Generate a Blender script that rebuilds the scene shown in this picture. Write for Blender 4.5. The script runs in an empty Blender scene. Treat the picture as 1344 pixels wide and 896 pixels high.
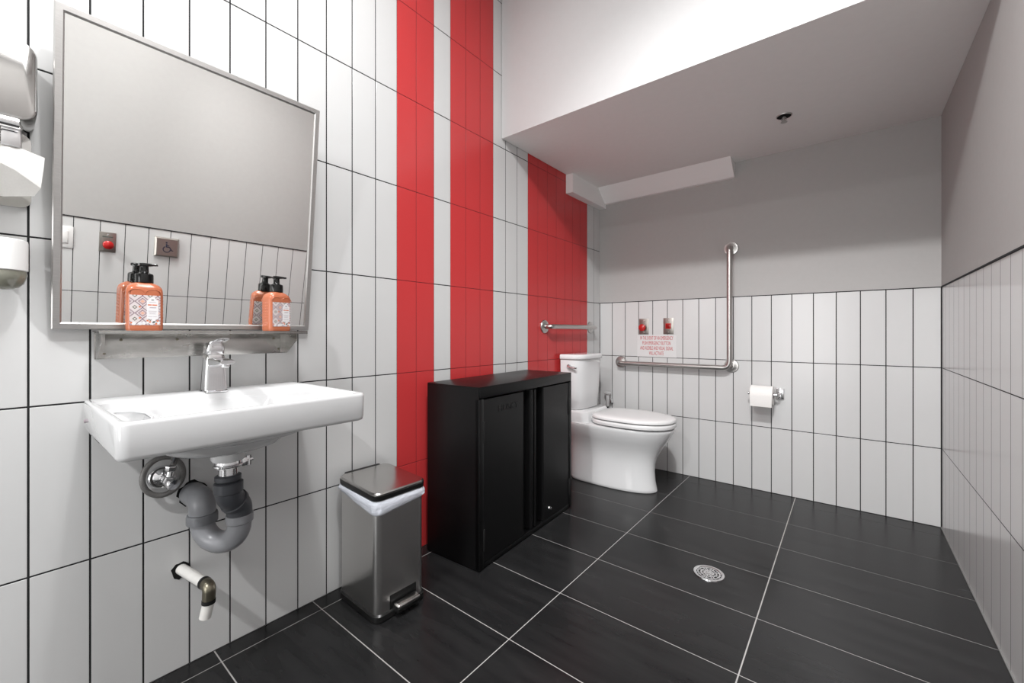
import bpy, bmesh, math, random
from mathutils import Vector, Matrix
random.seed(7)
C = bpy.context.scene.collection
PI = math.pi

# ------------------------------------------------------------------ measures
W, YB, YR, ZC = 1.8827, 2.982, -3.2, 2.9      # room width, back wall, rear wall, ceiling height
ROWS = [0.0, 0.3958, 0.8008, 1.2058, 1.6108, 2.0158, 2.4208, 2.8258]
SOF_Y, SOF_Z = 1.79, 2.065

# ------------------------------------------------------------------ materials
def mat(name, col, rough=.5, metal=0., spec=.5, coat=0., trans=0., ior=1.45, aniso=0.):
    m = bpy.data.materials.new(name); m.use_nodes = True
    b = m.node_tree.nodes['Principled BSDF']
    b.inputs['Base Color'].default_value = (*col, 1)
    b.inputs['Roughness'].default_value = rough
    b.inputs['Metallic'].default_value = metal
    b.inputs['Specular IOR Level'].default_value = spec
    b.inputs['Coat Weight'].default_value = coat
    b.inputs['Transmission Weight'].default_value = trans
    b.inputs['IOR'].default_value = ior
    b.inputs['Anisotropic'].default_value = aniso
    return m

def nodes(m):
    return m.node_tree.nodes, m.node_tree.links, m.node_tree.nodes['Principled BSDF']

def add_noise(m, scale, amt, stretch=(1, 1, 1), rough_amt=0., bump=0., detail=4.):
    """small colour / roughness / bump variation of the surface itself"""
    n, l, b = nodes(m)
    tc = n.new('ShaderNodeTexCoord'); mp = n.new('ShaderNodeMapping'); mp.inputs['Scale'].default_value = stretch
    l.new(tc.outputs['Object'], mp.inputs['Vector'])
    nz = n.new('ShaderNodeTexNoise'); nz.inputs['Scale'].default_value = scale; nz.inputs['Detail'].default_value = detail
    l.new(mp.outputs['Vector'], nz.inputs['Vector'])
    if amt:
        base = b.inputs['Base Color'].default_value[:3]
        r = n.new('ShaderNodeValToRGB')
        r.color_ramp.elements[0].position = .3; r.color_ramp.elements[1].position = .7
        r.color_ramp.elements[0].color = (*[max(0, c*(1-amt)) for c in base], 1)
        r.color_ramp.elements[1].color = (*[min(1, c*(1+amt)) for c in base], 1)
        l.new(nz.outputs['Fac'], r.inputs['Fac']); l.new(r.outputs['Color'], b.inputs['Base Color'])
    if rough_amt:
        r0 = b.inputs['Roughness'].default_value
        mr = n.new('ShaderNodeMapRange'); mr.inputs['To Min'].default_value = max(0, r0-rough_amt); mr.inputs['To Max'].default_value = r0+rough_amt
        l.new(nz.outputs['Fac'], mr.inputs['Value']); l.new(mr.outputs['Result'], b.inputs['Roughness'])
    if bump:
        bp = n.new('ShaderNodeBump'); bp.inputs['Strength'].default_value = bump; bp.inputs['Distance'].default_value = .002
        l.new(nz.outputs['Fac'], bp.inputs['Height']); l.new(bp.outputs['Normal'], b.inputs['Normal'])
    return m

M = {}
M['tile_white'] = mat('glazed_white_tile', (.60, .602, .60), .20)
M['tile_red'] = mat('glazed_red_tile', (.53, .042, .044), .26)
M['grout'] = mat('black_grout', (.012, .012, .013), .9)
M['grout_red'] = mat('dark_red_grout', (.10, .008, .010), .9)
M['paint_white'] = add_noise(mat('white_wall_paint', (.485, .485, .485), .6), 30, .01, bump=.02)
M['paint_ceiling'] = add_noise(mat('ceiling_paint', (.84, .83, .82), .7), 30, .01, bump=.02)
M['paint_ledge'] = mat('white_ledge_paint', (.86, .855, .85), .6)
M['paint_grey'] = add_noise(mat('grey_wall_paint', (.405, .396, .388), .65), 40, .012, bump=.03)
M['floor_tile'] = mat('dark_slate_tile', (.030, .030, .031), .30, spec=.27)
M['floor_grout'] = mat('pale_floor_grout', (.42, .41, .40), .9)
M['ceramic'] = mat('white_ceramic', (.74, .745, .75), .07, coat=.3)
M['sink'] = mat('white_sink_ceramic', (.62, .625, .63), .08, coat=.3)
M['seat'] = mat('white_seat_plastic', (.76, .76, .76), .16)
M['chrome'] = mat('polished_chrome', (.82, .82, .83), .07, 1.)
M['steel'] = add_noise(mat('brushed_steel', (.50, .49, .47), .24, 1.), 14, .10, (1, 1.6, 5), rough_amt=.10)
M['steel_bar'] = mat('satin_steel', (.52, .51, .495), .30, 1.)
M['steel_frame'] = add_noise(mat('mirror_frame_steel', (.50, .49, .48), .38, 1.), 60, .05, (1, 1, 12))
M['steel_bin'] = mat('bin_brushed_steel', (.76, .75, .735), .28, 1., aniso=.6)
M['steel_lid'] = mat('bin_lid_steel', (.54, .53, .515), .22, 1., aniso=.4)
M['nickel'] = mat('satin_nickel', (.62, .62, .62), .3, .15)
M['caulk'] = mat('grey_sealant', (.20, .20, .195), .6)
M['mirror'] = mat('silvered_glass', (.88, .885, .87), .01, 1.)
M['polished'] = mat('polished_dispenser_steel', (.62, .615, .60), .10, 1.)
M['black_metal'] = add_noise(mat('black_powder_coat', (.0035, .0035, .0038), .36, spec=.35), 500, .0, bump=.04)
M['black_plastic'] = mat('black_plastic', (.010, .010, .010), .28)
M['hole_shade'] = mat('cavity_shade_black', (.004, .004, .004), 1.)  # flat black painted in for the shade inside holes, no hollow is cut
M['liner'] = add_noise(mat('white_bin_bag', (.70, .73, .80), .35), 45, .08, (1, 1, 3), bump=.8)
M['pipe_grey'] = mat('grey_drain_pipe', (.25, .255, .27), .32)
M['pipe_dark'] = mat('dark_grey_pipe_fitting', (.055, .058, .066), .38)
M['pipe_collar'] = mat('grey_pipe_collar', (.14, .145, .155), .4)
M['pipe_white'] = add_noise(mat('white_plastic_pipe', (.74, .73, .70), .35), 40, .04)
M['brass'] = mat('dull_brass_fitting', (.23, .21, .16), .35, 1.)
M['braid'] = add_noise(mat('braided_hose', (.17, .165, .16), .45, .3), 400, .2)
M['soap'] = mat('orange_bottle_plastic', (.43, .128, .062), .22, coat=.15)
M['pump'] = mat('black_pump_plastic', (.006, .006, .006), .12)
M['red_button'] = mat('red_button_plastic', (.45, .016, .016), .25)
M['red_lens'] = mat('dark_red_lens', (.25, .004, .004), .15)
M['red_ink'] = mat('red_lettering', (.48, .02, .025), .6)
M['sign'] = mat('white_sign_board', (.64, .64, .64), .4)
M['white_plastic'] = mat('white_plastic', (.80, .80, .79), .3)
M['paper'] = add_noise(mat('white_paper', (.86, .85, .83), .95), 250, .02, bump=.15)
M['blue_ink'] = mat('dark_blue_symbol', (.012, .014, .04), .5)
M['clear'] = mat('clear_plastic_dome', (.26, .26, .21), .05, coat=.6, trans=.2)
M['rubber'] = mat('black_rubber', (.006, .006, .006), .6)
M['plate'] = add_noise(mat('steel_wall_plate', (.36, .335, .31), .35, 1.), 80, .05, (1, 1, 8))
M['label_white'] = mat('white_label_panel', (.70, .69, .70), .4)
M['label_orange'] = mat('orange_label_mark', (.60, .16, .06), .5)
M['label_grey'] = mat('grey_label_mark', (.36, .30, .33), .5)
M['label_dark'] = mat('dark_label_mark', (.10, .11, .10), .5)

# floor tile: streaked dark stone, every tile its own shade
def floor_material():
    n, l, b = nodes(M['floor_tile'])
    tc = n.new('ShaderNodeTexCoord'); mp = n.new('ShaderNodeMapping'); mp.inputs['Scale'].default_value = (1.2, 7, 1)
    l.new(tc.outputs['Object'], mp.inputs['Vector'])
    nz = n.new('ShaderNodeTexNoise'); nz.inputs['Scale'].default_value = 3.; nz.inputs['Detail'].default_value = 5; nz.inputs['Roughness'].default_value = .5
    l.new(mp.outputs['Vector'], nz.inputs['Vector'])
    r = n.new('ShaderNodeValToRGB'); r.color_ramp.elements[0].position = .3; r.color_ramp.elements[1].position = .75
    r.color_ramp.elements[0].color = (.0105, .0105, .011, 1); r.color_ramp.elements[1].color = (.0205, .0205, .021, 1)
    l.new(nz.outputs['Fac'], r.inputs['Fac'])
    # fine pale scuffs
    nz2 = n.new('ShaderNodeTexNoise'); nz2.inputs['Scale'].default_value = 9.; nz2.inputs['Detail'].default_value = 10; nz2.inputs['Distortion'].default_value = 1.5
    l.new(tc.outputs['Object'], nz2.inputs['Vector'])
    r2 = n.new('ShaderNodeValToRGB'); r2.color_ramp.elements[0].position = .74; r2.color_ramp.elements[1].position = .84
    r2.color_ramp.elements[0].color = (0, 0, 0, 1); r2.color_ramp.elements[1].color = (.35, .35, .35, 1)
    l.new(nz2.outputs['Fac'], r2.inputs['Fac'])
    mx = n.new('ShaderNodeMixRGB'); mx.inputs['Color2'].default_value = (.12, .12, .12, 1)
    l.new(r2.outputs['Color'], mx.inputs['Fac']); l.new(r.outputs['Color'], mx.inputs['Color1']); l.new(mx.outputs['Color'], b.inputs['Base Color'])
    mr = n.new('ShaderNodeMapRange'); mr.inputs['To Min'].default_value = .20; mr.inputs['To Max'].default_value = .30
    l.new(nz.outputs['Fac'], mr.inputs['Value']); l.new(mr.outputs['Result'], b.inputs['Roughness'])
floor_material()

def label_material():
    """printed lattice of plum diamonds with dotted centres on cream"""
    m = mat('diamond_lattice_print', (.60, .55, .55), .45); n, l, b = nodes(m)
    tc = n.new('ShaderNodeTexCoord'); sp = n.new('ShaderNodeSeparateXYZ'); l.new(tc.outputs['Object'], sp.inputs[0])
    def mth(op, a, c=None):
        x = n.new('ShaderNodeMath'); x.operation = op
        for i, v in enumerate((a, c)):
            if v is None: continue
            if isinstance(v, (int, float)): x.inputs[i].default_value = v
            else: l.new(v, x.inputs[i])
        return x.outputs[0]
    fa = mth('ABSOLUTE', mth('SUBTRACT', mth('FRACT', mth('ADD', mth('MULTIPLY', sp.outputs['Y'], 1/.030), 10.17)), .5))
    fb = mth('ABSOLUTE', mth('SUBTRACT', mth('FRACT', mth('ADD', mth('MULTIPLY', sp.outputs['Z'], 1/.030), 10.5)), .5))
    s = mth('ADD', fa, fb)                       # 0 centre .. 1 corners
    ring = mth('LESS_THAN', mth('ABSOLUTE', mth('SUBTRACT', s, .52)), .06)
    ring2 = mth('LESS_THAN', mth('ABSOLUTE', mth('SUBTRACT', s, .74)), .06)
    dash = mth('GREATER_THAN', mth('FRACT', mth('MULTIPLY', mth('SUBTRACT', fa, fb), 8)), .35)
    dot = mth('LESS_THAN', mth('ABSOLUTE', mth('SUBTRACT', s, .13)), .04)
    core = mth('GREATER_THAN', s, .84)
    col = (.60, .54, .54, 1)
    prev = None
    for fac, c in ((mth('MULTIPLY', ring2, dash), (.13, .025, .06, 1)), (mth('MULTIPLY', ring, dash), (.09, .02, .055, 1)), (core, (.62, .36, .27, 1)), (dot, (.10, .11, .07, 1))):
        mx = n.new('ShaderNodeMixRGB'); l.new(fac, mx.inputs['Fac']); mx.inputs['Color2'].default_value = c
        if prev is None: mx.inputs['Color1'].default_value = col
        else: l.new(prev, mx.inputs['Color1'])
        prev = mx.outputs['Color']
    l.new(prev, b.inputs['Base Color'])
    return m
M['label_print'] = label_material()

# ------------------------------------------------------------------ mesh helpers
def link(name, bm, mats, parent=None, smooth=35):
    me = bpy.data.meshes.new(name)
    bmesh.ops.recalc_face_normals(bm, faces=bm.faces[:])
    bm.to_mesh(me); bm.free()
    for m in (mats if isinstance(mats, (list, tuple)) else [mats]): me.materials.append(M[m])
    if smooth:
        for p in me.polygons: p.use_smooth = True
        me.set_sharp_from_angle(angle=math.radians(smooth))
    o = bpy.data.objects.new(name, me); C.objects.link(o)
    if parent is not None: o.parent = parent
    return o

def thing(name, label, cat, loc=(0, 0, 0), rz=0., group=None):
    o = bpy.data.objects.new(name, None); C.objects.link(o)
    o.location = loc; o.rotation_euler = (0, 0, rz); o.empty_display_size = .05
    o['label'] = label; o['category'] = cat
    if group: o['group'] = group
    return o

def tag(o, label, cat, group=None):
    o['label'] = label; o['category'] = cat
    if group: o['group'] = group
    return o

def struct(o, label=None):
    o['kind'] = 'structure'
    if label: o['label'] = label
    return o

def B(): return bmesh.new()

def merge(bm, tmp, mi=0):
    me = bpy.data.meshes.new('tmp'); 
    for f in tmp.faces: f.material_index = mi
    tmp.to_mesh(me); tmp.free(); bm.from_mesh(me); bpy.data.meshes.remove(me)

def box(bm, x0, x1, y0, y1, z0, z1, bev=0., mi=0, seg=2, mtx=None):
    t = bmesh.new()
    bmesh.ops.create_cube(t, size=1.)
    bmesh.ops.scale(t, vec=(x1-x0, y1-y0, z1-z0), verts=t.verts)
    bmesh.ops.translate(t, vec=((x0+x1)/2, (y0+y1)/2, (z0+z1)/2), verts=t.verts)
    if bev: bmesh.ops.bevel(t, geom=t.edges[:], offset=bev, segments=seg, profile=.5, affect='EDGES')
    if mtx is not None: bmesh.ops.transform(t, matrix=mtx, verts=t.verts)
    merge(bm, t, mi)

def loft(bm, rings, cap0=True, cap1=True, mi=0, closed=True):
    vs = [[bm.verts.new(p) for p in r] for r in rings]
    n = len(rings[0])
    for a, b in zip(vs, vs[1:]):
        for i in range(n if closed else n-1):
            j = (i+1) % n
            f = bm.faces.new((a[i], a[j], b[j], b[i])); f.material_index = mi
    if cap0: bm.faces.new(vs[0][::-1]).material_index = mi
    if cap1: bm.faces.new(vs[-1]).material_index = mi

def frame_of(d):
    d = d.normalized(); a = Vector((0, 0, 1)) if abs(d.z) < .9 else Vector((1, 0, 0))
    u = d.cross(a).normalized(); return u, d.cross(u).normalized()

def tube(bm, pts, r, seg=16, mi=0, caps=True):
    pts = [Vector(p) for p in pts]; n = len(pts)
    rr = r if isinstance(r, (list, tuple)) else [r]*n
    u = None; rings = []
    for i, p in enumerate(pts):
        d = (pts[min(i+1, n-1)]-pts[max(i-1, 0)]).normalized()
        if u is None: u, v = frame_of(d)
        else:
            u = (u-d*u.dot(d)).normalized(); v = d.cross(u)
        rings.append([p+(u*math.cos(2*PI*k/seg)+v*math.sin(2*PI*k/seg))*rr[i] for k in range(seg)])
    loft(bm, rings, caps, caps, mi)

def fillet(pts, r, n=8):
    """polyline with rounded corners"""
    pts = [Vector(p) for p in pts]; out = [pts[0]]
    for a, b, c in zip(pts, pts[1:], pts[2:]):
        d0, d1 = (a-b).normalized(), (c-b).normalized()
        ang = d0.angle(d1); t = min(r/math.tan(ang/2), (a-b).length*.49, (c-b).length*.49)
        p0, p1 = b+d0*t, b+d1*t
        for k in range(n+1):
            s = k/n; out.append((1-s)**2*p0+2*s*(1-s)*b+s*s*p1)
    out.append(pts[-1]); return out

def lathe(bm, prof, base, axis=(0, 0, 1), seg=32, mi=0):
    """prof: list of (radius, height along axis)"""
    base, ax = Vector(base), Vector(axis).normalized(); u, v = frame_of(ax)
    rings = [[base+ax*h+(u*math.cos(2*PI*k/seg)+v*math.sin(2*PI*k/seg))*max(r, 1e-5) for k in range(seg)] for r, h in prof]
    loft(bm, rings, True, True, mi)

def rrect(x0, x1, y0, y1, z, r, n=6):
    r = min(r, (x1-x0)/2-1e-4, (y1-y0)/2-1e-4); out = []
    for cx, cy, a in ((x1-r, y1-r, 0), (x0+r, y1-r, 90), (x0+r, y0+r, 180), (x1-r, y0+r, 270)):
        for k in range(n+1):
            t = math.radians(a+90*k/n); out.append((cx+r*math.cos(t), cy+r*math.sin(t), z))
    return out

def prism(bm, poly, z0, z1, mi=0):
    loft(bm, [[(x, y, z0) for x, y in poly], [(x, y, z1) for x, y in poly]], mi=mi)

def text_mesh(name, body, size, mats, parent, mtx, xscale=1., extrude=.0004, align='CENTER', bold=0.):
    cu = bpy.data.curves.new(name, 'FONT'); cu.body = body; cu.size = size; cu.align_x = align; cu.align_y = 'CENTER'
    cu.extrude = extrude; cu.offset = bold; cu.resolution_u = 3
    t = bpy.data.objects.new(name, cu); C.objects.link(t)
    bpy.context.view_layer.update()
    me = bpy.data.meshes.new_from_object(t.evaluated_get(bpy.context.evaluated_depsgraph_get()))
    bpy.data.objects.remove(t); bpy.data.curves.remove(cu)
    bm = B(); bm.from_mesh(me); bpy.data.meshes.remove(me)
    bmesh.ops.scale(bm, vec=(xscale, 1, 1), verts=bm.verts)
    bmesh.ops.transform(bm, matrix=mtx, verts=bm.verts)
    for f in bm.faces: f.material_index = 0
    return link(name, bm, mats, parent, smooth=0)

# ------------------------------------------------------------------ the setting
TL, Y0 = .10403, .0528
def yk(k): return Y0+k*TL if k <= 13 else Y0+13*TL+(k-13)*TL*1.0165

def quad_tile(bm, a0, a1, z0, z1, P, g, mi, chips=.0006):
    """one tile with eased edges; P(a, z, d) maps wall coords and depth d out of the wall"""
    a0 += g/2; a1 -= g/2; z0 += g/2; z1 -= g/2
    if a1-a0 < .004 or z1-z0 < .004: return
    e = chips
    t = [random.uniform(-.00018, .00018) for _ in range(4)]
    o = [P(a0, z0, -.0011), P(a1, z0, -.0011), P(a1, z1, -.0011), P(a0, z1, -.0011)]
    i = [P(a0+e, z0+e, t[0]), P(a1-e, z0+e, t[1]), P(a1-e, z1-e, t[2]), P(a0+e, z1-e, t[3])]
    m = [P(a0, z0, -e*.6), P(a1, z0, -e*.6), P(a1, z1, -e*.6), P(a0, z1, -e*.6)]
    V = [[bm.verts.new(p) for p in r] for r in (o, m, i)]
    for A, Bq in zip(V, V[1:]):
        for k in range(4):
            j = (k+1) % 4; bm.faces.new((A[k], A[j], Bq[j], Bq[k])).material_index = mi
    bm.faces.new(V[2]).material_index = mi

G = .0042
# left wall: white and red columns, floor to ceiling
bm = B()
box(bm, -.12, -.0009, YR, YB, 0, ZC, mi=1)
kmin = math.floor((YR-Y0)/TL)
def red(k): return 10 <= k < 12 or 13 <= k < 16 or 19 <= k < 26
for k in range(kmin, 29):
    a0, a1 = max(yk(k), YR), min(yk(k+1), YB-.001)
    if a1 <= a0: continue
    for z0, z1 in zip(ROWS, ROWS[1:]+[ZC]):
        r = red(k)
        if r:
            # red tiles sit tight against each other
            quad_tile(bm, a0, a1, z0, z1, lambda a, z, d: (d, a, z), .0026, 2)
        else:
            l0 = a0-(.0012 if red(k-1) else 0); l1 = a1+(.0012 if red(k+1) else 0)
            quad_tile(bm, l0, l1, z0, z1, lambda a, z, d: (d, a, z), G, 0)
# dark red joints between the red tiles
for a, b in ((10, 12), (13, 16), (19, 26)):
    box(bm, -.0012, -.0008, yk(a)+.001, yk(b)-.001, 0, ZC, mi=3)
struct(link('wall_left', bm, ['tile_white', 'grout', 'tile_red', 'grout_red'], smooth=0), 'wall of stacked white and red tiles with mirror and sink')

TB = .10455
# back wall: three rows of tile, grey paint above
bm = B()
box(bm, -.12, W+.12, YB+.0009, YB+.12, 0, ROWS[3], mi=1)
box(bm, -.12, W+.12, YB-.002, YB+.12, ROWS[3]+.003, ZC, mi=2)
box(bm, 0, W, YB-.0005, YB+.01, ROWS[3]-.0015, ROWS[3]+.003, mi=1)
for k in range(19):
    a0, a1 = max(.0012, W-(k+1)*TB), W-k*TB-(.002 if k == 0 else 0)
    if a1 <= a0: continue
    for z0, z1 in zip(ROWS[:3], ROWS[1:4]):
        quad_tile(bm, a0, a1, z0, z1, lambda a, z, d: (a, YB-d, z), G, 0)
struct(link('wall_back', bm, ['tile_white', 'grout', 'paint_grey'], smooth=0), 'far wall, white tiles below grey paint')

# right wall: the same, with a dark edging strip
bm = B()
box(bm, W+.0001, W+.12, YR, YB, 0, ROWS[3], mi=1)
box(bm, W-.002, W+.12, YR, YB-.002, ROWS[3]+.005, ZC, mi=2)
box(bm, W-.003, W+.01, YR, YB-.002, ROWS[3]-.001, ROWS[3]+.005, mi=1)
k = 0
y = YB-.001
off = .275-3*.1045
ys = [off+i*.1045 for i in range(-28, 40)]
ys = [YR]+[v for v in ys if YR < v < YB-.02]+[YB-.002]
for a0, a1 in zip(ys, ys[1:]):
    for z0, z1 in zip(ROWS[:3], ROWS[1:4]):
        quad_tile(bm, a0, a1, z0, z1, lambda a, z, d: (W-d*.2, a, z), .0036, 0, .0003)
struct(link('wall_right', bm, ['tile_white', 'grout', 'paint_grey'], smooth=0), 'near side wall, white tiles below grey paint')

bm = B()
box(bm, -.12, W+.12, YR-.12, YR, 0, ZC)
struct(link('wall_rear', bm, 'paint_grey', smooth=0))

# floor: long dark tiles with pale joints
bm = B()
box(bm, -.12, W+.12, YR-.12, YB+.12, -.1, -.0012, mi=1)
fx = [.0665, .6735, 1.2728]
fy = [1.0339+.3035*i for i in range(-13, 8)]
xs = [0.0]+[v for v in fx if 0 < v < W]+[W]
ysf = [YR]+[v for v in fy if YR < v < YB]+[YB]
for a0, a1 in zip(xs, xs[1:]):
    for b0, b1 in zip(ysf, ysf[1:]):
        g = .0034; e = .0005
        if a1-a0 < .006: continue
        x0, x1, y0, y1 = a0+(g/2 if a0 > 0 else 0), a1-(g/2 if a1 < W else 0), b0+g/2, b1-(g/2 if b1 < YB else 0)
        o = [bm.verts.new(p) for p in ((x0, y0, -.0014), (x1, y0, -.0014), (x1, y1, -.0014), (x0, y1, -.0014))]
        i = [bm.verts.new(p) for p in ((x0+e, y0+e, 0), (x1-e, y0+e, 0), (x1-e, y1-e, 0), (x0+e, y1-e, 0))]
        for q in range(4): bm.faces.new((o[q], o[(q+1) % 4], i[(q+1) % 4], i[q]))
        bm.faces.new(i)
struct(link('floor', bm, ['floor_tile', 'floor_grout'], smooth=0), 'floor of long charcoal tiles with pale joints')

bm = B(); box(bm, -.12, W+.12, YR-.12, YB+.12, ZC, ZC+.1)
struct(link('ceiling', bm, 'paint_ceiling', smooth=0))
# dropped ceiling over the toilet end
bm = B()
box(bm, .004, W-.0025, SOF_Y, YB-.0025, SOF_Z, ZC-.0005, mi=0)
bm.faces.ensure_lookup_table()
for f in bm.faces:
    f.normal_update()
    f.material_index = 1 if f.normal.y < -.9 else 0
struct(link('trim_1', bm, ['paint_ceiling', 'paint_white'], smooth=0), 'dropped ceiling over the toilet with white front face')
# boxed ledges below it
bm = B(); box(bm, .0005, .055, 2.478, YB-.0025, 1.935, SOF_Z-.0005)
struct(link('trim_2', bm, 'paint_ledge', smooth=0), 'white boxed ledge along the red tiles')
bm = B()
prof = [(YB-.0025, SOF_Z-.0005), (2.846, SOF_Z-.0005), (YB-.0025-.022, 1.968), (YB-.0025, 1.965)]
loft(bm, [[(.0555, y, z) for y, z in prof], [(.952, y, z) for y, z in prof]])
struct(link('trim_3', bm, 'paint_ledge', smooth=0), 'white sloping ledge along the far wall')

bm = B(); box(bm, W-.0045, W+.0001, YR, YB-.001, -.0005, .004, .001)
struct(link('trim_4', bm, 'caulk', smooth=0), 'grey sealant line at the foot of the side wall')

# ------------------------------------------------------------------ mirror
TILT = .1097
mir = thing('mirror', 'large steel framed mirror tilted forward above the sink', 'mirror', (.02, .0878, .9863))
mir.rotation_euler = (0, TILT, 0)
MW, MH, FR = .6165, .7572, .017
bm = B(); box(bm, -.006, -.0022, .004, MW-.004, .004, MH-.004)
link('glass', bm, 'mirror', mir, smooth=0)
bm = B()
# mitred frame with a small inner step
def frame_ring(i, d): return [(d, i, i), (d, MW-i, i), (d, MW-i, MH-i), (d, i, MH-i)]
loft(bm, [frame_ring(.003, -.016), frame_ring(0, -.014), frame_ring(0, .001), frame_ring(.002, .003), frame_ring(FR-.003, .003), frame_ring(FR, .0005), frame_ring(FR, -.0045)], False, False)
box(bm, -.018, -.0065, .002, MW-.002, .002, MH-.002)
link('frame', bm, 'steel_frame', mir, smooth=0)
bm = B()
box(bm, -.09, -.02, .2, .24, MH-.06, MH-.05)
link('tilt_bracket', bm, 'steel_frame', mir, smooth=0)
bm = B(); box(bm, -.09, -.02, .38, .42, MH-.06, MH-.05)
link('tilt_bracket', bm, 'steel_frame', mir, smooth=0)

# ------------------------------------------------------------------ wall shelf
sh = thing('wall_shelf', 'stainless steel shelf under the mirror holding two soap bottles', 'shelf', (0, .16, .9085))
bm = B()
box(bm, .008, .1126, 0, .4985, .072, .0744, .0006)
box(bm, .1105, .1126, 0, .4985, .0655, .0744, .0008)
link('shelf_plate', bm, 'steel', sh)
bm = B(); box(bm, .0008, .0026, .004, .474, 0, .0712, .0005)
link('back_plate', bm, 'steel', sh)
for yy in (.006, .4725):
    bm = B()
    poly = [(.0028, .001), (.016, .001), (.092, .045), (.092, .0715), (.0028, .0715)]
    loft(bm, [[(x, yy, z) for x, z in poly], [(x, yy+.0018, z) for x, z in poly]])
    box(bm, .0028, .0046, yy if yy < .1 else yy-.016, yy+.018 if yy < .1 else yy+.0018, .002, .07)
    link('bracket', bm, 'steel', sh, smooth=0)
for yy, zz in ((.055, .05), (.175, .05), (.285, .05), (.436, .05), (.06, .066), (.18, .066), (.31, .066), (.43, .066), (.452, .014), (.022, .014)):
    bm = B(); lathe(bm, [(.0034, 0), (.0034, .001), (.0022, .0022), (0, .0024)], (.0026, yy, zz), (1, 0, 0), 12)
    link('screw', bm, 'brass', sh)

# ------------------------------------------------------------------ soap bottles
def soap_bottle(loc, rz, label):
    t = thing('soap_bottle', label, 'soap bottle', loc, rz, 'soap bottles on the shelf')
    # body: rounded rectangle in plan, front faces +x
    bm = B(); rings = []
    D, Wd = .026, .0368
    for z, s, r in ((0, .93, .012), (.003, .985, .014), (.008, 1, .014), (.098, 1, .014), (.106, .985, .015), (.113, .93, .017), (.119, .80, .019), (.123, .62, .018), (.125, .47, .016)):
        rings.append(rrect(-D*min(1, s*1.02), D*min(1, s*1.02), -Wd*s, Wd*s, z, r))
    loft(bm, rings)
    # raised double arch above the label, front and back
    for sgn in (1, -1):
        for cy in (-.0165, .0165):
            pts = [(sgn*(D-.0002), cy+.0165*math.cos(a), .094+.0125*math.sin(a)) for a in [PI*i/10 for i in range(11)]]
            tube(bm, pts, .0011, 6)
    # grip dots down the sides
    for sgn in (1, -1):
        for i in range(9):
            for xx in (-.008, 0, .008):
                lathe(bm, [(.0022, 0), (.0016, .0009), (0, .0011)], (xx, sgn*(Wd-.0002), .016+i*.009), (0, sgn, 0), 6)
    link('body', bm, 'soap', t)
    bm = B(); box(bm, D-.0003, D+.0005, -.030, .030, .014, .091, .0003, seg=1)
    lf = link('label', bm, 'label_print', t, smooth=0)
    bm = B(); x0 = D+.0005
    poly = [(.003, .030), (.026, .030), (.026, .078), (.021, .081), (.018, .087), (.011, .087), (.008, .081), (.003, .078)]
    loft(bm, [[(x0, y, z) for y, z in poly], [(x0+.0004, y, z) for y, z in poly]])
    for y, z in ((.006, .022), (.012, .019), (.019, .021), (.025, .02), (.016, .027), (-.01, .018), (-.003, .019), (-.022, .018)):
        lathe(bm, [(.0046, 0), (.0046, .0003)], (x0, y, z), (1, 0, 0), 6)
    link('label_panel', bm, 'label_white', lf, smooth=0)
    for mname, rows in (('label_orange', ((.0665, ((.005, .0125), (.0138, .0235))),)),
                        ('label_grey', ((.0595, ((.0085, .0215),)), (.0505, ((.006, .0225),)), (.047, ((.0075, .0215),)), (.0435, ((.0085, .0205),)), (.036, ((.006, .014), (.0155, .023))), (.0735, ((.0075, .0215),)))),
                        ('label_dark', ((.0795, ((.012, .0172),)), (.021, ((.0135, .0185),)), (.0235, ((.015, .020),))))):
        for z, segs in rows:
            h = .0014 if mname != 'label_grey' else (.0010 if z in (.0595,) else .0004)
            if mname == 'label_dark': h = .0012
            for a, b in segs:
                bm = B(); box(bm, x0+.0004, x0+.0007, a, b, z-h, z+h)
                link('label_mark', bm, mname, lf, smooth=0)
    for y, z in ((-.0105, .061), (-.0105, .0325), (.0245, .025), (.0045, .0255), (.009, .0225), (.0215, .018), (-.027, .02)):
        bm = B(); lathe(bm, [(.0024, 0), (.0024, .0004)], (x0, y, z), (1, 0, 0), 6)
        link('label_flower', bm, 'label_orange', lf, smooth=0)
    bm = B(); box(bm, -D-.0005, -D+.0003, -.030, .030, .014, .091, .0003, seg=1)
    link('label', bm, 'label_print', t, smooth=0)
    bm = B()
    lathe(bm, [(.0172, 0), (.0188, .001), (.0188, .020), (.0178, .0235), (.0105, .0268), (.0092, .029), (.0088, .044), (.0105, .0455)], (0, 0, .1245), seg=28)
    link('pump_collar', bm, 'pump', t)
    bm = B()
    rg = []
    for x, hw, z0, z1 in ((-.0115, .006, .0005, .006), (-.009, .0105, 0, .008), (0, .012, 0, .0085), (.008, .0105, 0, .008), (.018, .007, .0015, .0072), (.028, .0052, .0015, .006), (.0285, .004, .002, .0055)):
        rg.append([(x, -hw, z0+.001), (x, -hw*.8, z0), (x, hw*.8, z0), (x, hw, z0+.001), (x, hw, z1-.0015), (x, hw*.7, z1), (x, -hw*.7, z1), (x, -hw, z1-.0015)])
    loft(bm, rg)
    bmesh.ops.rotate(bm, cent=(0, 0, 0), matrix=Matrix.Rotation(math.radians(62), 3, 'Z'), verts=bm.verts)
    bmesh.ops.translate(bm, vec=(0, 0, .1682), verts=bm.verts)
    link('pump_nozzle', bm, 'pump', t)
    return t
soap_bottle((.080, .249, .9831), math.radians(-6), 'orange soap bottle with black pump near the left end of the shelf')
soap_bottle((.080, .574, .9831), math.radians(12), 'orange soap bottle with black pump at the right end of the shelf')

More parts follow.
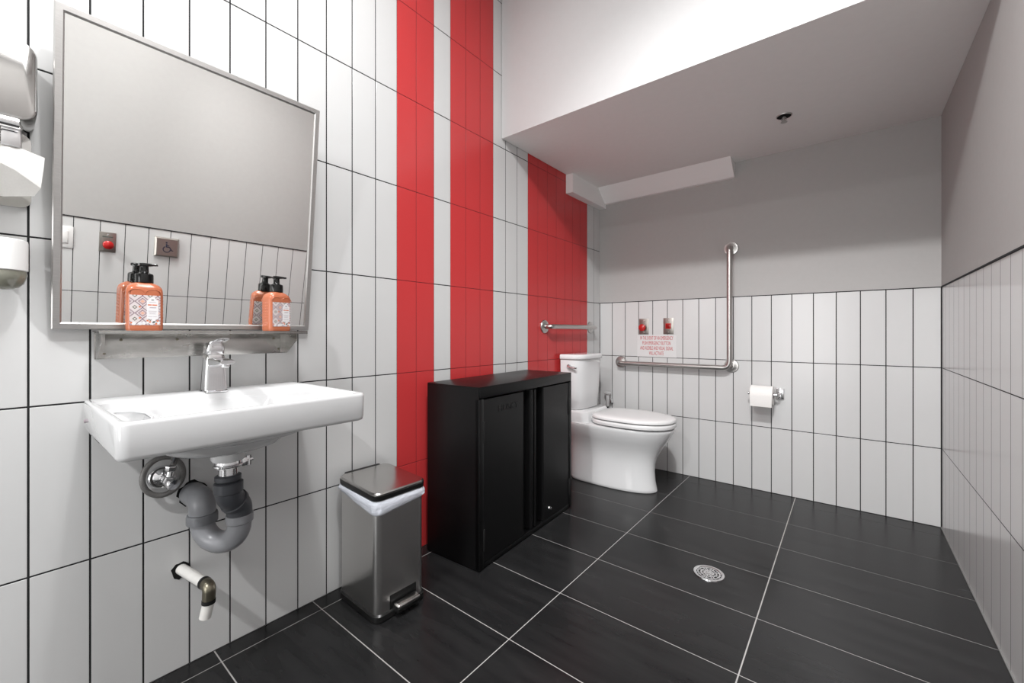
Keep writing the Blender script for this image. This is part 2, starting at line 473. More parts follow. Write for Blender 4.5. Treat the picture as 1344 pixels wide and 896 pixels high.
# ------------------------------------------------------------------ sink
sk = thing('sink', 'white rectangular wall hung ceramic sink with chrome tap', 'sink', (.0015, .143, .652))
SX, SY0, SY1, ZT = .452, 0., .523, .155
bm = B()
R = []
def rr(x0, x1, y0, y1, z, r): R.append(rrect(x0, x1, y0, y1, z, r, 8))
# underside bowl, then apron, rim and stepped basin
rr(.125, .275, .195, .320, .012, .05); rr(.11, .29, .17, .335, .014, .06); rr(.09, .315, .13, .365, .026, .07)
rr(.07, .335, .09, .385, .050, .07); rr(.06, .35, .07, .40, .0735, .06); rr(.05, .365, .055, .41, .077, .05)
rr(0, SX-.012, .010, SY1-.010, .078, .012); rr(0, SX-.005, .004, SY1-.004, .081, .018); rr(0, SX-.002, .002, SY1-.002, .088, .02)
rr(0, SX, 0, SY1, ZT-.008, .022); rr(0, SX-.001, .001, SY1-.001, ZT-.003, .022); rr(0, SX-.004, .004, SY1-.004, ZT, .022)
rr(.105, SX-.012, .014, SY1-.014, ZT, .03); rr(.108, SX-.015, .017, SY1-.017, ZT-.003, .03)
rr(.110, SX-.017, .020, SY1-.020, ZT-.016, .03); rr(.115, SX-.021, .026, SY1-.026, ZT-.020, .03)
rr(.118, SX-.024, .098, SY1-.098, ZT-.022, .04); rr(.121, SX-.027, .104, SY1-.104, ZT-.030, .045)
rr(.135, SX-.045, .125, SY1-.125, ZT-.085, .06); rr(.150, SX-.07, .15, SY1-.15, ZT-.098, .06)
rr(.19, .25, .24, .28, ZT-.103, .02)
loft(bm, R)
link('basin', bm, 'sink', sk, smooth=50)
# shallow soap tray in the left ledge
bm = B()
pts = [(.16, .032, ZT-.0195), (.30, .032, ZT-.0195), (.35, .036, ZT-.0195), (.37, .05, ZT-.0195), (.35, .07, ZT-.0195), (.30, .082, ZT-.0195), (.22, .085, ZT-.0195), (.17, .07, ZT-.0195), (.155, .045, ZT-.0195), (.16, .032, ZT-.0195)]
tube(bm, fillet(pts, .02), .0028, 8)
link('soap_tray_rim', bm, 'sink', sk)
bm = B(); lathe(bm, [(.030, 0), (.030, .002), (.026, .0035), (.010, .0045), (0, .0045)], (.22, .26, ZT-.103), seg=28)
link('drain_cover', bm, 'chrome', sk)
bm = B(); lathe(bm, [(.0, -.0006), (.004, -.0006), (.005, .0), (.005, .004)], (.03, .0, .105), (0, 1, 0), 16)
link('mounting_plug', bm, 'label_grey', sk)
bm = B(); lathe(bm, [(.022, 0), (.022, .004), (.014, .005)], (.15, .185, .0145), (0, 0, -1), 20)
link('underside_hole', bm, 'hole_shade', sk)

# ------------------------------------------------------------------ tap
fa = thing('faucet', 'chrome single lever tap standing on the back of the sink', 'faucet', (.084, .4025, .807))
bm = B()
def sec(x0, x1, hw, z, r): return rrect(x0, x1, -hw, hw, z, r, 5)
loft(bm, [sec(-.033, .026, .0305, 0, .008), sec(-.033, .026, .0305, .003, .008), sec(-.030, .022, .028, .006, .008),
          sec(-.028, .020, .0265, .045, .009), sec(-.026, .020, .0245, .085, .010), sec(-.025, .021, .0235, .100, .011), sec(-.023, .019, .0215, .107, .011)])
link('body', bm, 'chrome', fa)
bm = B()
rg = []
for x, hw, z0, z1 in ((-.012, .020, .070, .100), (.020, .021, .072, .101), (.05, .0205, .076, .100), (.085, .0195, .080, .0985), (.108, .0185, .083, .0965), (.113, .017, .085, .095)):
    n = 20; rg.append([(x, hw*math.copysign(abs(math.cos(2*PI*i/n))**.5, math.cos(2*PI*i/n)), (z0+z1)/2+(z1-z0)/2*math.copysign(abs(math.sin(2*PI*i/n))**.6, math.sin(2*PI*i/n))) for i in range(n)])
loft(bm, rg)
sp = link('spout', bm, 'chrome', fa)
bm = B(); lathe(bm, [(.0105, 0), (.0105, .006), (.0085, .008)], (.094, 0, .083), (0, 0, -1), 20)
link('aerator', bm, 'chrome', sp)
bm = B()
loft(bm, [rrect(-.023, .020, -.021, .021, .109, .010), rrect(-.025, .021, -.0225, .0225, .112, .011), rrect(-.025, .022, -.0225, .0225, .124, .011), rrect(-.020, .022, -.021, .021, .136, .010), rrect(-.010, .020, -.018, .018, .143, .009)])
rg = []
for x, hw, z, th in ((-.012, .017, .139, .007), (.02, .0185, .1435, .006), (.055, .017, .148, .0045), (.082, .0145, .153, .0035), (.088, .011, .1545, .002)):
    rg.append([(x, -hw, z), (x, -hw*.8, z-th*.5), (x, hw*.8, z-th*.5), (x, hw, z), (x, hw*.8, z+th*.5), (x, -hw*.8, z+th*.5)])
loft(bm, rg)
link('lever', bm, 'chrome', fa)

# ------------------------------------------------------------------ plumbing under the sink
dt = thing('drain_trap', 'grey plastic drain pipe with bent trap below the sink', 'pipe', (.0, .40, .35))
def L(p): return (p[0], p[1]-.40, p[2]-.35)
bm = B(); lathe(bm, [(.040, 0), (.040, .026), (.037, .032), (.030, .034)], L((.2, .4025, .6635)), (0, 0, -1), 28)
link('outlet_collar', bm, 'sink', dt)
bm = B(); lathe(bm, [(.030, 0), (.031, .002), (.031, .008), (.027, .009), (.027, .012), (.030, .013), (.030, .018), (.023, .020), (.023, .042), (.020, .044)], L((.2, .4025, .6305)), (0, 0, -1), 28)
cl = link('chrome_tailpiece', bm, 'chrome', dt)
bm = B()
tube(bm, [L((.2+.032*math.cos(a), .4025+.032*math.sin(a), .618)) for a in [2*PI*i/24 for i in range(24)]]+[L((.232, .4025, .618))], .0032, 8)
box(bm, *(.196, .206), *(.034, .05), *(.256, .280), .003)
tube(bm, [L((.201, .432, .614)), L((.201, .462, .622))], .0055, 10); tube(bm, [L((.201, .452, .606)), L((.201, .452, .634))], .006, 10)
link('hose_clamp', bm, 'chrome', cl)
bm = B()
lathe(bm, [(.026, 0), (.031, .003), (.031, .014), (.027, .018)], L((.2, .4025, .592)), (0, 0, -1), 28)
lathe(bm, [(.030, 0), (.0345, .003), (.0345, .028), (.031, .032)], L((.2, .4035, .573)), (0, 0, -1), 28)
P = fillet([(.2, .4035, .552), (.199, .405, .530), (.178, .436, .492), (.176, .438, .455)], .03)
tube(bm, [L(p) for p in P], .0315, 24)
d = Vector((.178, .436, .492))-Vector((.199, .405, .530))
lathe(bm, [(.033, 0), (.035, .002), (.035, .012), (.033, .014)], L(Vector((.199, .405, .530))+d*.42), d, 28)
link('upper_elbow', bm, 'pipe_dark', dt)
bm = B()
lathe(bm, [(.030, 0), (.034, .002), (.034, .022), (.031, .026)], L((.176, .438, .468)), (0, 0, -1), 28)
a, b = Vector((.176, .438, .44)), Vector((.085, .374, .44)); mid = (a+b)/2; h = (a-b)/2; rad = h.length
U = [a+Vector((0, 0, .012))]+[mid+h*math.cos(t)+Vector((0, 0, -math.sin(t)*rad)) for t in [PI*i/16 for i in range(17)]]+[b+Vector((0, 0, .022))]
tube(bm, [L(p) for p in U], .0295, 24)
link('trap_bend', bm, 'pipe_grey', dt)
bm = B(); lathe(bm, [(.030, 0), (.0375, .002), (.0375, .022), (.036, .027), (.031, .029)], L((.085, .374, .438)), (0, 0, 1), 28)
link('trap_nut', bm, 'pipe_collar', dt)
bm = B()
P = fillet([(.085, .374, .452), (.085, .374, .502), (.003, .371, .502)], .045, 10)
tube(bm, [L(p) for p in P], .0325, 24)
link('wall_elbow', bm, 'pipe_grey', dt)
bm = B()
n = 22; pr0 = [(.036+.004*math.sin(i*3.1)+.003*math.sin(i*7.7)) for i in range(n)]
loft(bm, [[L((xx, .371+r*k*math.cos(2*PI*i/n), .503+r*k*math.sin(2*PI*i/n))) for i, r in enumerate(pr0)] for xx, k in ((.0004, 1), (.0022, .95))])
link('wall_opening', bm, 'hole_shade', dt)

sv = thing('shutoff_valve', 'chrome shutoff valve with coiled supply hose below the sink', 'valve', (0, .300, .572))
bm = B(); lathe(bm, [(.033, .0012), (.033, .004), (.029, .011), (.018, .018), (.010, .020), (.010, .03)], (0, .0, -.004), (1, 0, 0), 32)
link('escutcheon', bm, 'chrome', sv)
bm = B()
tube(bm, [(.016, 0, -.004), (.06, .004, -.002)], .0095, 16)
lathe(bm, [(.013, 0), (.015, .003), (.015, .016), (.012, .020)], (.045, .003, -.003), (1, .08, 0), 6)
tube(bm, [(.055, .004, -.003), (.056, .010, .030)], .0085, 14)
lathe(bm, [(.011, 0), (.0125, .002), (.0125, .014), (.010, .016)], (.056, .008, .022), (0, .15, 1), 6)
link('valve_body', bm, 'chrome', sv)
bm = B(); lathe(bm, [(.008, 0), (.015, .003), (.017, .010), (.015, .018), (.0, .020)], (.062, .006, -.006), (.8, .3, -.25), 10)
link('valve_handle', bm, 'chrome', sv)
bm = B()
pts = []
for i in range(33):
    a = math.radians(60-360*i/32*.97); pts.append((.030-.012*i/32, -.001+.044*math.cos(a), .004+.052*math.sin(a)))
tube(bm, [(.056, .013, .036), (.052, .018, .044), (.042, .024, .049)]+pts+[(.022, .038, .060), (.03, .045, .085)], .0072, 12)
link('supply_hose', bm, 'braid', sv)
bm = B(); tube(bm, [(.056, .012, .036), (.055, .018, .06), (.05, .028, .085)], .0035, 10)
link('riser_tube', bm, 'pipe_dark', sv)

wp = thing('water_pipe', 'short white pipe stub with elbow sticking out of the tiled wall', 'pipe', (0, .345, .285))
bm = B(); tube(bm, [(.0, .0, .003), (.135, .0205, .0035)], .0140, 20)
link('pipe_stub', bm, 'pipe_white', wp)
bm = B(); tube(bm, [(.132, .020, .0035), (.142, .0217, .0036)], .0162, 20); tube(bm, [(.1655, .0225, -.030), (.165, .022, -.040)], .0162, 20)
link('joint_ring', bm, 'rubber', wp)
bm = B(); P = fillet([(.142, .0217, .0036), (.166, .0235, .0036), (.1655, .0225, -.030)], .018)
tube(bm, P, .0155, 20)
link('elbow', bm, 'brass', wp)
bm = B(); tube(bm, [(.165, .022, -.040), (.1615, .015, -.078)], .0140, 20)
link('outlet_pipe', bm, 'pipe_white', wp)
bm = B(); n = 14
loft(bm, [[(xx, -.001+k*.022*math.cos(2*PI*i/n)*(1+.18*math.sin(i*2.3)), .0+k*.024*math.sin(2*PI*i/n)*(1+.16*math.cos(i*3.7))) for i in range(n)] for xx, k in ((.0004, 1), (.0018, .95))])
link('wall_opening', bm, 'hole_shade', wp)

# ------------------------------------------------------------------ pedal bin
bn = thing('trash_bin', 'brushed steel pedal bin on the floor beside the black cabinet', 'bin', (.038, .806, 0), math.radians(-1.5))
BX, BY = .255, .206
bm = B()
loft(bm, [rrect(0, BX, 0, BY, 0, .03), rrect(-.003, BX+.004, -.003, BY+.003, .004, .032), rrect(-.003, BX+.004, -.003, BY+.003, .022, .032), rrect(.002, BX-.001, .002, BY-.002, .027, .03)])
link('base', bm, 'black_plastic', bn)
bm = B()
loft(bm, [rrect(.003, BX-.003, .003, BY-.003, .025, .026, 10), rrect(.003, BX-.003, .003, BY-.003, .412, .026, 10), rrect(.006, BX-.006, .006, BY-.006, .412, .024, 10), rrect(.006, BX-.006, .006, BY-.006, .30, .024, 10)])
link('body', bm, 'steel_bin', bn)
bm = B()
m = Matrix.Translation((0, 0, .434)) @ Matrix.Rotation(math.radians(2.2), 4, 'Y')
z0 = .0
rs = [rrect(-.001, BX+.002, -.002, BY+.002, -.012, .026), rrect(-.002, BX+.004, -.003, BY+.003, -.004, .028), rrect(-.002, BX+.004, -.003, BY+.003, .004, .028)]
loft(bm, rs); bmesh.ops.transform(bm, matrix=m, verts=bm.verts)
ld = link('lid', bm, 'black_plastic', bn)
bm = B()
loft(bm, [rrect(-.001, BX+.003, -.002, BY+.002, .004, .027, 8), rrect(-.001, BX+.003, -.002, BY+.002, .009, .027, 8), rrect(.003, BX-.001, .002, BY-.002, .013, .025, 8), rrect(.03, BX-.03, .03, BY-.03, .0145, .02, 8)])
bmesh.ops.transform(bm, matrix=m, verts=bm.verts)
link('lid_top', bm, 'steel_lid', ld, smooth=20)
bm = B(); box(bm, -.012, .004, .03, BY-.03, .39, .449, .004)
link('hinge_cover', bm, 'black_plastic', bn)
bm = B()
box(bm, BX-.006, BX-.0015, .055, .165, .022, .075, .002)
link('pedal_recess', bm, 'black_plastic', bn)
bm = B()
box(bm, BX-.004, BX+.030, .066, .154, .020, .034, .003)
pd = link('pedal', bm, 'black_plastic', bn)
bm = B(); box(bm, BX+.004, BX+.036, .064, .156, .034, .050, .006, seg=3)
link('pedal_cap', bm, 'steel_lid', pd)
# liner folded over the rim
bm = B()
def wav(off, z, amp, k, drop=0.):
    base = rrect(-off, BX+off, -off, BY+off, z, .028, 10); out = []
    n = len(base)
    for i, (x, y, zz) in enumerate(base):
        a = i*2*PI/n
        w = amp*(math.sin(7*a+k)+.7*math.sin(16*a+2.3*k)+.6*math.sin(27*a+k*.7))
        cx, cy = (x-BX/2)/(BX/2), (y-BY/2)/(BY/2)
        l = math.hypot(x-BX/2, y-BY/2)
        near = max(0, (cx+1)/2)**1.2*max(0, (1-cy)/2)**.6      # hangs lowest at the free front corner
        side = .35*max(0, (cx+1)/2)
        dz = -drop*(.012+.026*near+.012*side)
        out.append((x+(x-BX/2)/l*w, y+(y-BY/2)/l*w, zz+dz+1.2*w*drop))
    return out
m2 = Matrix.Translation((0, 0, .421)) @ Matrix.Rotation(math.radians(2.2), 4, 'Y') @ Matrix.Translation((0, 0, -.421))
loft(bm, [wav(-.012, .395, 0, 0), wav(-.005, .4165, .0003, 0), wav(.0005, .4185, .0006, .2), wav(.0045, .414, .0010, .9, .15), wav(.0055, .414, .0015, 2.0, .4), wav(.005, .414, .0013, 3.4, .65), wav(.006, .414, .0016, 4.4, .85), wav(.0035, .414, .0010, 5.0, 1.0), wav(.0015, .414, .0006, 5.2, 1.04)], False, False)
bmesh.ops.transform(bm, matrix=m2, verts=bm.verts)
o = link('bin_liner', bm, 'liner', None, smooth=60); o.location = (.038, .806, 0); o.rotation_euler = (0, 0, math.radians(-1.5))
tag(o, 'white plastic bag folded over the rim of the steel bin', 'bin liner')

# ------------------------------------------------------------------ cabinet
CA = math.atan2(-.042, .796)      # its front runs along local +x
cb = thing('cabinet', 'black metal two door cabinet standing between bin and toilet', 'cabinet', (.349, 1.24, 0), math.radians(90)+math.atan2(.042, .796))
CW, CD, CH = .797, .304, .754     # local: x along the front, y towards the wall, z up
bm = B()
box(bm, 0, .0015, .002, CD, .004, CH-.0035); box(bm, CW-.0015, CW, .002, CD, .004, CH-.0035)
box(bm, .0015, CW-.0015, CD-.0015, CD, .004, CH-.003)
box(bm, 0, .030, 0, .022, .004, CH-.050, .002); box(bm, CW-.022, CW, 0, .022, .004, CH-.050, .002)
box(bm, .028, CW-.02, .012, CD-.002, .006, .02); box(bm, .028, CW-.02, .003, .02, .004, .024, .0015)
box(bm, .02, CW-.02, .0402, .044, .02, .71)
link('carcass', bm, 'black_metal', cb)
bm = B()
box(bm, 0, CW, 0, CD, CH-.003, CH, .0012); box(bm, .004, CW-.004, -.0005, .012, CH-.046, CH-.0028, .0015)
link('top_panel', bm, 'black_metal', cb)
def door(x0, x1, flip):
    # plan section: flat panel, finger groove, centre ridge
    pts = [(0, 0), (.272, 0), (.276, .004), (.280, .034), (.330, .034), (.338, .006), (.343, .003), (.352, .003), (.356, .006), (.360, .030)]
    sc = (x1-x0)/.360
    th = .0015
    f = (lambda x: x1-x*sc) if flip else (lambda x: x0+x*sc)
    bm = B()
    out = [(f(x), y+.004) for x, y in pts]; back = [(f(x), .039) for x, y in reversed(pts)]
    poly = [(x, y) for x, y in out]
    z0, z1 = .027, CH-.0545
    loft(bm, [[(x, y, z0) for x, y in poly], [(x, y, z1) for x, y in poly]], False, False, closed=False)
    for z in (z0, z1):
        for (xa, ya), (xb, yb) in zip(poly, poly[1:]):
            if max(ya, yb) < .0395:
                vs = [bm.verts.new(p) for p in ((xa, ya, z), (xb, yb, z), (xb, .0395, z), (xa, .0395, z))]
                try: bm.faces.new(vs)
                except ValueError: pass
    bmesh.ops.remove_doubles(bm, verts=bm.verts[:], dist=1e-5)
    return link('door', bm, 'black_metal', cb, smooth=25)
d1 = door(.033, .418, False); d2 = door(.421, .773, True)
for zz in (.565, .12):
    bm = B(); box(bm, .026, .036, -.002, .006, zz-.045, zz+.045, .002); link('hinge', bm, 'rubber', d1)
    bm = B(); box(bm, .770, .780, -.002, .006, zz-.045, zz+.045, .002); link('hinge', bm, 'rubber', d2)
bm = B(); lathe(bm, [(.009, 0), (.009, .003), (.007, .006), (.003, .0065), (0, .0065)], (.560, .004, .075), (0, -1, 0), 20)
box(bm, .5585, .5615, -.010, -.003, .068, .082, .001)
link('lock', bm, 'chrome', d2)
# faint pressed lettering on the first door
text_mesh('pressed_lettering', 'HUSKY', .042, 'black_metal', d1, Matrix.Translation((.205, .0035, .648)) @ Matrix.Rotation(PI/2, 4, 'X'), 1.15, .0008)

# ------------------------------------------------------------------ toilet
YT = 2.55
tl = thing('toilet', 'white two piece toilet in the far corner behind the black cabinet', 'toilet', (0, YT, 0))
def egg(xb, xf, hw, z, nb=4., nf=2.25, n=64):
    """plan outline: squarer at the back, elongated nose"""
    out = []; xm = xb+(xf-xb)*.45
    for i in range(n):
        t = 2*PI*i/n; c, s = math.cos(t), math.sin(t)
        if c >= 0: x = xm+(xf-xm)*abs(c)**(2/nf); e = nf
        else: x = xm-(xm-xb)*abs(c)**(2/nb); e = nb
        out.append((x, hw*math.copysign(abs(s)**(2/e), s), z))
    return out
bm = B()
loft(bm, [egg(.035, .598, .118, 0), egg(.032, .603, .122, .004), egg(.030, .600, .122, .02), egg(.030, .592, .118, .06), egg(.030, .588, .116, .12),
          egg(.030, .592, .117, .17), egg(.030, .606, .123, .215), egg(.030, .630, .137, .26), egg(.030, .660, .158, .305), egg(.030, .686, .178, .345),
          egg(.030, .700, .188, .375), egg(.030, .705, .191, .388), egg(.032, .703, .190, .395), egg(.045, .690, .178, .397)])
# deck that carries the tank
loft(bm, [rrect(.020, .215, -.165, .165, .36, .04), rrect(.016, .215, -.172, .172, .39, .04), rrect(.016, .205, -.172, .172, .455, .045), rrect(.022, .195, -.165, .165, .466, .04)])
bmesh.ops.remove_doubles(bm, verts=bm.verts[:], dist=1e-5)
link('bowl', bm, 'ceramic', tl, smooth=60)
def slab(zs, name, m, par, xb=.208, xf=.713, hw=.190):
    bm = B(); loft(bm, [egg(xb+i, xf-i, hw-i, z, 3.2) for z, i in zs]); return link(name, bm, m, par, smooth=60)
slab([(.3965, .06), (.4062, .06), (.4070, .002), (.418, 0), (.4290, .001), (.4305, .004)], 'seat', 'seat', tl)
slab([(.4305, .06), (.4385, .06), (.4392, .001), (.446, 0), (.455, .004), (.460, .015), (.4635, .045), (.465, .09)], 'lid', 'seat', tl)
for s in (-1, 1):
    bm = B(); lathe(bm, [(.013, -.008), (.013, .024), (.010, .028)], (.205, s*.07, .425), (0, s, 0), 16)
    link('seat_hinge', bm, 'seat', tl)
def tank_ring(s, z, xf=.176, hw=.183):
    out = []
    n = 40
    for i in range(n+1):
        t = -1+2*i/n
        out.append((.024+(xf*s-.024)*(1-abs(t)**4.2)**(1/3.2), hw*s*t, z))
    return out
bm = B()
loft(bm, [tank_ring(.86, .468, .172), tank_ring(.89, .474, .174), tank_ring(.93, .60, .175), tank_ring(.97, .74, .176), tank_ring(.975, .798, .176)])
link('tank', bm, 'ceramic', tl, smooth=60)
bm = B()
loft(bm, [tank_ring(.985, .800, .178), tank_ring(1.01, .802, .180), tank_ring(1.02, .808, .181), tank_ring(1.02, .826, .181), tank_ring(1.0, .832, .180), tank_ring(.9, .8335, .176)])
link('tank_lid', bm, 'ceramic', tl, smooth=60)
bm = B()
lathe(bm, [(.015, 0), (.015, .006), (.011, .012), (.006, .020)], (.085, -.172, .758), (.45, -1, 0), 20)
tube(bm, [(.092, -.190, .758), (.115, -.190, .752), (.150, -.184, .746)], [.0075, .0075, .006], 12)
link('flush_lever', bm, 'chrome', tl)
bm = B(); lathe(bm, [(.017, -.012), (.017, -.001), (.014, .0008), (0, .0012)], (.255, -.1120, .105), (0, -1, 0), 20)
link('bolt_cap', bm, 'seat', tl)

# bidet sprayer hanging by the toilet in the corner
bs = thing('bidet_sprayer', 'chrome hand sprayer hanging on the wall behind the toilet lid', 'sprayer', (.085, YB-.001, .415))
bm = B(); lathe(bm, [(.0100, 0), (.0110, .004), (.0130, .05), (.0140, .088), (.012, .092)], (0, -.036, 0), (0, 0, 1), 20)
link('handle', bm, 'nickel', bs)
bm = B(); lathe(bm, [(.014, 0), (.0235, .005), (.0255, .009), (.0255, .018), (.020, .022)], (0, -.036, .088), (0, 0, 1), 28)
link('spray_head', bm, 'nickel', bs)
bm = B(); box(bm, .014, .034, -.040, -.0008, .028, .060, .005)
link('wall_holder', bm, 'chrome', bs)
bm = B(); tube(bm, fillet([(0, -.036, .001), (.0, -.038, -.05), (-.015, -.03, -.14), (-.03, -.02, -.25)], .03), .007, 12)
link('hose', bm, 'rubber', bs)

# ------------------------------------------------------------------ grab bars
def flange(parent, base, axis):
    bm = B(); lathe(bm, [(.043, .0006), (.043, .004), (.040, .008), (.024, .010), (.018, .013)], base, axis, 32)
    link('flange', bm, 'steel_bar', parent)
gb = thing('grab_bar', 'horizontal steel grab bar on red tiles above the toilet tank', 'grab bar', (0, 2.215, 1.016), group='grab bars')
bm = B(); tube(bm, fillet([(.004, 0, 0), (.055, 0, 0), (.055, .605, 0), (.004, .605, 0)], .035), .0155, 20)
link('rail', bm, 'steel_bar', gb)
flange(gb, (0, 0, 0), (1, 0, 0)); flange(gb, (0, .605, 0), (1, 0, 0))
gl = thing('grab_bar', 'large L shaped steel grab bar on the white tiled far wall', 'grab bar', (.178, YB, .752), group='grab bars')
bm = B(); tube(bm, fillet([(0, -.004, 0), (0, -.052, 0), (.752, -.052, 0), (.752, -.052, .765), (.752, -.004, .765)], .048), .0165, 20)
link('rail', bm, 'steel_bar', gl)
flange(gl, (0, 0, .004), (0, -1, 0)); flange(gl, (.752, -.0015, .765), (0, -1, 0)); flange(gl, (.754, 0, .012), (0, -1, 0))
bm = B(); tube(bm, [(.752, -.004, .012), (.746, -.050, .008)], .014, 14); link('corner_post', bm, 'steel_bar', gl)

# ------------------------------------------------------------------ emergency station on the far wall
def plate(name, par, w, h, t=.004, mname='plate'):
    bm = B(); box(bm, -w/2, w/2, -t, -.0004, -h/2, h/2, .0015); return link(name, bm, mname, par)
def screws(par, pts, y=-.004):
    for x, z in pts:
        bm = B(); lathe(bm, [(.004, 0), (.0035, .0012), (0, .0016)], (x, y, z), (0, -1, 0), 12); link('screw', bm, 'chrome', par)
e1 = thing('emergency_button', 'steel plate with red push button above the red emergency notice', 'emergency button', (.3553, YB, 1.0215))
plate('wall_plate', e1, .071, .114); screws(e1, ((0, .042), (0, -.042)))
def mushroom(par, base, ax, r=.024):
    bm = B(); lathe(bm, [(r*.55, 0), (r*.55, .016), (r*.92, .018), (r, .023), (r*.96, .030), (r*.7, .036), (0, .039)], base, ax, 28); link('push_button', bm, 'red_button', par)
mushroom(e1, (-.003, -.004, -.008), (0, -1, 0), .026)
e2 = thing('signal_light', 'steel plate with square red light beside the far emergency button', 'signal light', (.5317, YB, 1.0235))
plate('wall_plate', e2, .071, .114); screws(e2, ((0, .044), (0, -.044)))
bm = B(); box(bm, -.019, .019, -.010, -.004, -.019, .019, .002); fr = link('light_bezel', bm, 'red_button', e2)
bm = B(); box(bm, -.013, .013, -.0125, -.010, -.013, .013, .001); link('light_lens', bm, 'red_lens', fr)

sg = thing('sign', 'white emergency notice with red lettering above the long grab bar', 'sign', (.4455, YB, .8815))
bm = B(); box(bm, -.142, .142, -.002, -.0004, -.080, .080, .0008, seg=1); sb = link('board', bm, 'sign', sg)
for i, s in enumerate(('IN THE EVENT OF AN EMERGENCY', 'PUSH EMERGENCY BUTTON', 'AND AUDIBLE AND VISUAL SIGNAL', 'WILL ACTIVATE')):
    text_mesh('lettering', s, .0375, 'red_ink', sb, Matrix.Translation((0, -.0022, .056-i*.0365)) @ Matrix.Rotation(PI/2, 4, 'X'), (.262, .208, .266, .118)[i]/(len(s)*.0375*.62), .0003)

# ------------------------------------------------------------------ toilet paper
th = thing('toilet_paper_holder', 'chrome toilet paper holder on the far wall', 'paper holder', (1.196, YB, .610))
bm = B(); box(bm, -.022, .022, -.012, -.0005, -.034, .034, .005); link('wall_plate', bm, 'chrome', th)
bm = B(); P = fillet([(0, -.010, 0), (0, -.070, -.002), (-.150, -.070, -.002)], .012); tube(bm, P, .0075, 14)
lathe(bm, [(.0075, 0), (.010, .002), (.010, .008), (.006, .010)], (-.150, -.070, -.002), (-1, 0, 0), 14)
link('arm', bm, 'chrome', th)
tp = thing('toilet_paper_roll', 'white toilet paper roll on the chrome holder', 'toilet paper', (1.112, YB-.070, .600))
bm = B()
def ring(x, r): return [(x, r*math.cos(2*PI*i/40), r*math.sin(2*PI*i/40)) for i in range(40)]
loft(bm, [ring(-.058, .020), ring(-.0585, .056), ring(-.057, .058), ring(.057, .058), ring(.0585, .056), ring(.058, .020), ring(-.058, .020)], False, False)
# loose end hanging at the front
sheet = [(-.0585, .005), (-.0590, -.02), (-.0575, -.045), (-.0555, -.062)]
loft(bm, [[(-.056, y, z) for y, z in sheet]+[(-.056, y+.0008, z) for y, z in reversed(sheet)], [(.056, y, z) for y, z in sheet]+[(.056, y+.0008, z) for y, z in reversed(sheet)]])
link('paper', bm, 'paper', tp, smooth=40)
bm = B()
loft(bm, [ring(-.0588, .0185), ring(-.0588, .0205), ring(.0588, .0205), ring(.0588, .0185), ring(-.0588, .0185)], False, False)
link('cardboard_core', bm, 'label_grey', tp)

# ------------------------------------------------------------------ floor drain, sprinkler
fd = thing('floor_drain', 'round chrome drain grate set in the dark floor', 'floor drain', (1.0765, 1.8225, .0002))
bm = B()
def ringz(r, z, n=48): return [(r*math.cos(2*PI*i/n), r*math.sin(2*PI*i/n), z) for i in range(n)]
loft(bm, [ringz(.058, 0), ringz(.057, .0035), ringz(.050, .0042), ringz(.046, .002), ringz(.046, 0)], False, False)
link('rim', bm, 'chrome', fd)
bm = B(); loft(bm, [ringz(.0465, .0002), ringz(.0465, .0006)]); link('pit', bm, 'hole_shade', fd)
bm = B()
for r in (.043, .031, .019):
    loft(bm, [ringz(r, .0007), ringz(r, .0030), ringz(r-.0055, .0030), ringz(r-.0055, .0007)], False, False)
loft(bm, [ringz(.009, .0007), ringz(.009, .0034), ringz(.006, .0042)])
for i in range(16):
    a = i*PI/8; r0, r1 = (.008, .046)
    m = Matrix.Rotation(a+(.1 if i % 2 else 0), 4, 'Z')
    box(bm, r0, r1, -.0017, .0017, .0007, .0028, mtx=m)
link('grate', bm, 'chrome', fd)
spk = thing('sprinkler', 'small round metal fire sprinkler in the dropped ceiling', 'sprinkler', (1.266, 2.490, SOF_Z))
bm = B(); lathe(bm, [(.035, 0), (.034, .003), (.031, .0045), (.030, .003)], (0, 0, 0), (0, 0, -1), 32); link('cover_ring', bm, 'steel_frame', spk)
bm = B(); lathe(bm, [(.0305, .0035), (.0290, .0045), (.010, .005)], (0, 0, 0), (0, 0, -1), 32); link('recess', bm, 'hole_shade', spk)
bm = B()
tube(bm, [(0, 0, -.004), (0, 0, -.032)], .0055, 12)
for s in (-1, 1): tube(bm, fillet([(s*.004, 0, -.006), (s*.012, 0, -.018), (s*.004, 0, -.030)], .006), .0018, 8)
link('nozzle', bm, 'steel_frame', spk)
bm = B(); lathe(bm, [(.0145, 0), (.0150, .0015), (.004, .003)], (0, 0, -.031), (0, 0, -1), 16); link('deflector', bm, 'steel_frame', spk)

# ------------------------------------------------------------------ left edge: dispensers
pt = thing('towel_dispenser', 'polished steel paper towel dispenser beside the mirror', 'towel dispenser', (0, -.15, 1.27))
bm = B()
def rface(y0, y1, z0, z1, x, r):
    return [(x, a, b) for a, b, _ in rrect(y0, y1, z0, z1, 0, r, 8)]
loft(bm, [rface(-.21, .213, .175, .352, .001, .03), rface(-.21, .213, .175, .352, .094, .03), rface(-.208, .211, .177, .350, .098, .028), rface(-.204, .207, .181, .346, .100, .024)])
link('housing', bm, 'polished', pt, smooth=30)
bm = B(); loft(bm, [rface(-.21, .207, .0, .174, .001, .02), rface(-.21, .207, .0, .174, .010, .02)])
link('back_panel', bm, 'polished', pt, smooth=30)
bm = B()
tube(bm, [(.102, -.2, .163), (.102, .186, .163)], .0125, 20); tube(bm, [(.102, .150, .163), (.102, .153, .163)], .0140, 20)
link('cutter_bar', bm, 'chrome', pt)
bm = B(); box(bm, .012, .094, .160, .190, .115, .160, .003); link('bar_bracket', bm, 'chrome', pt)
bm = B()
rows = []
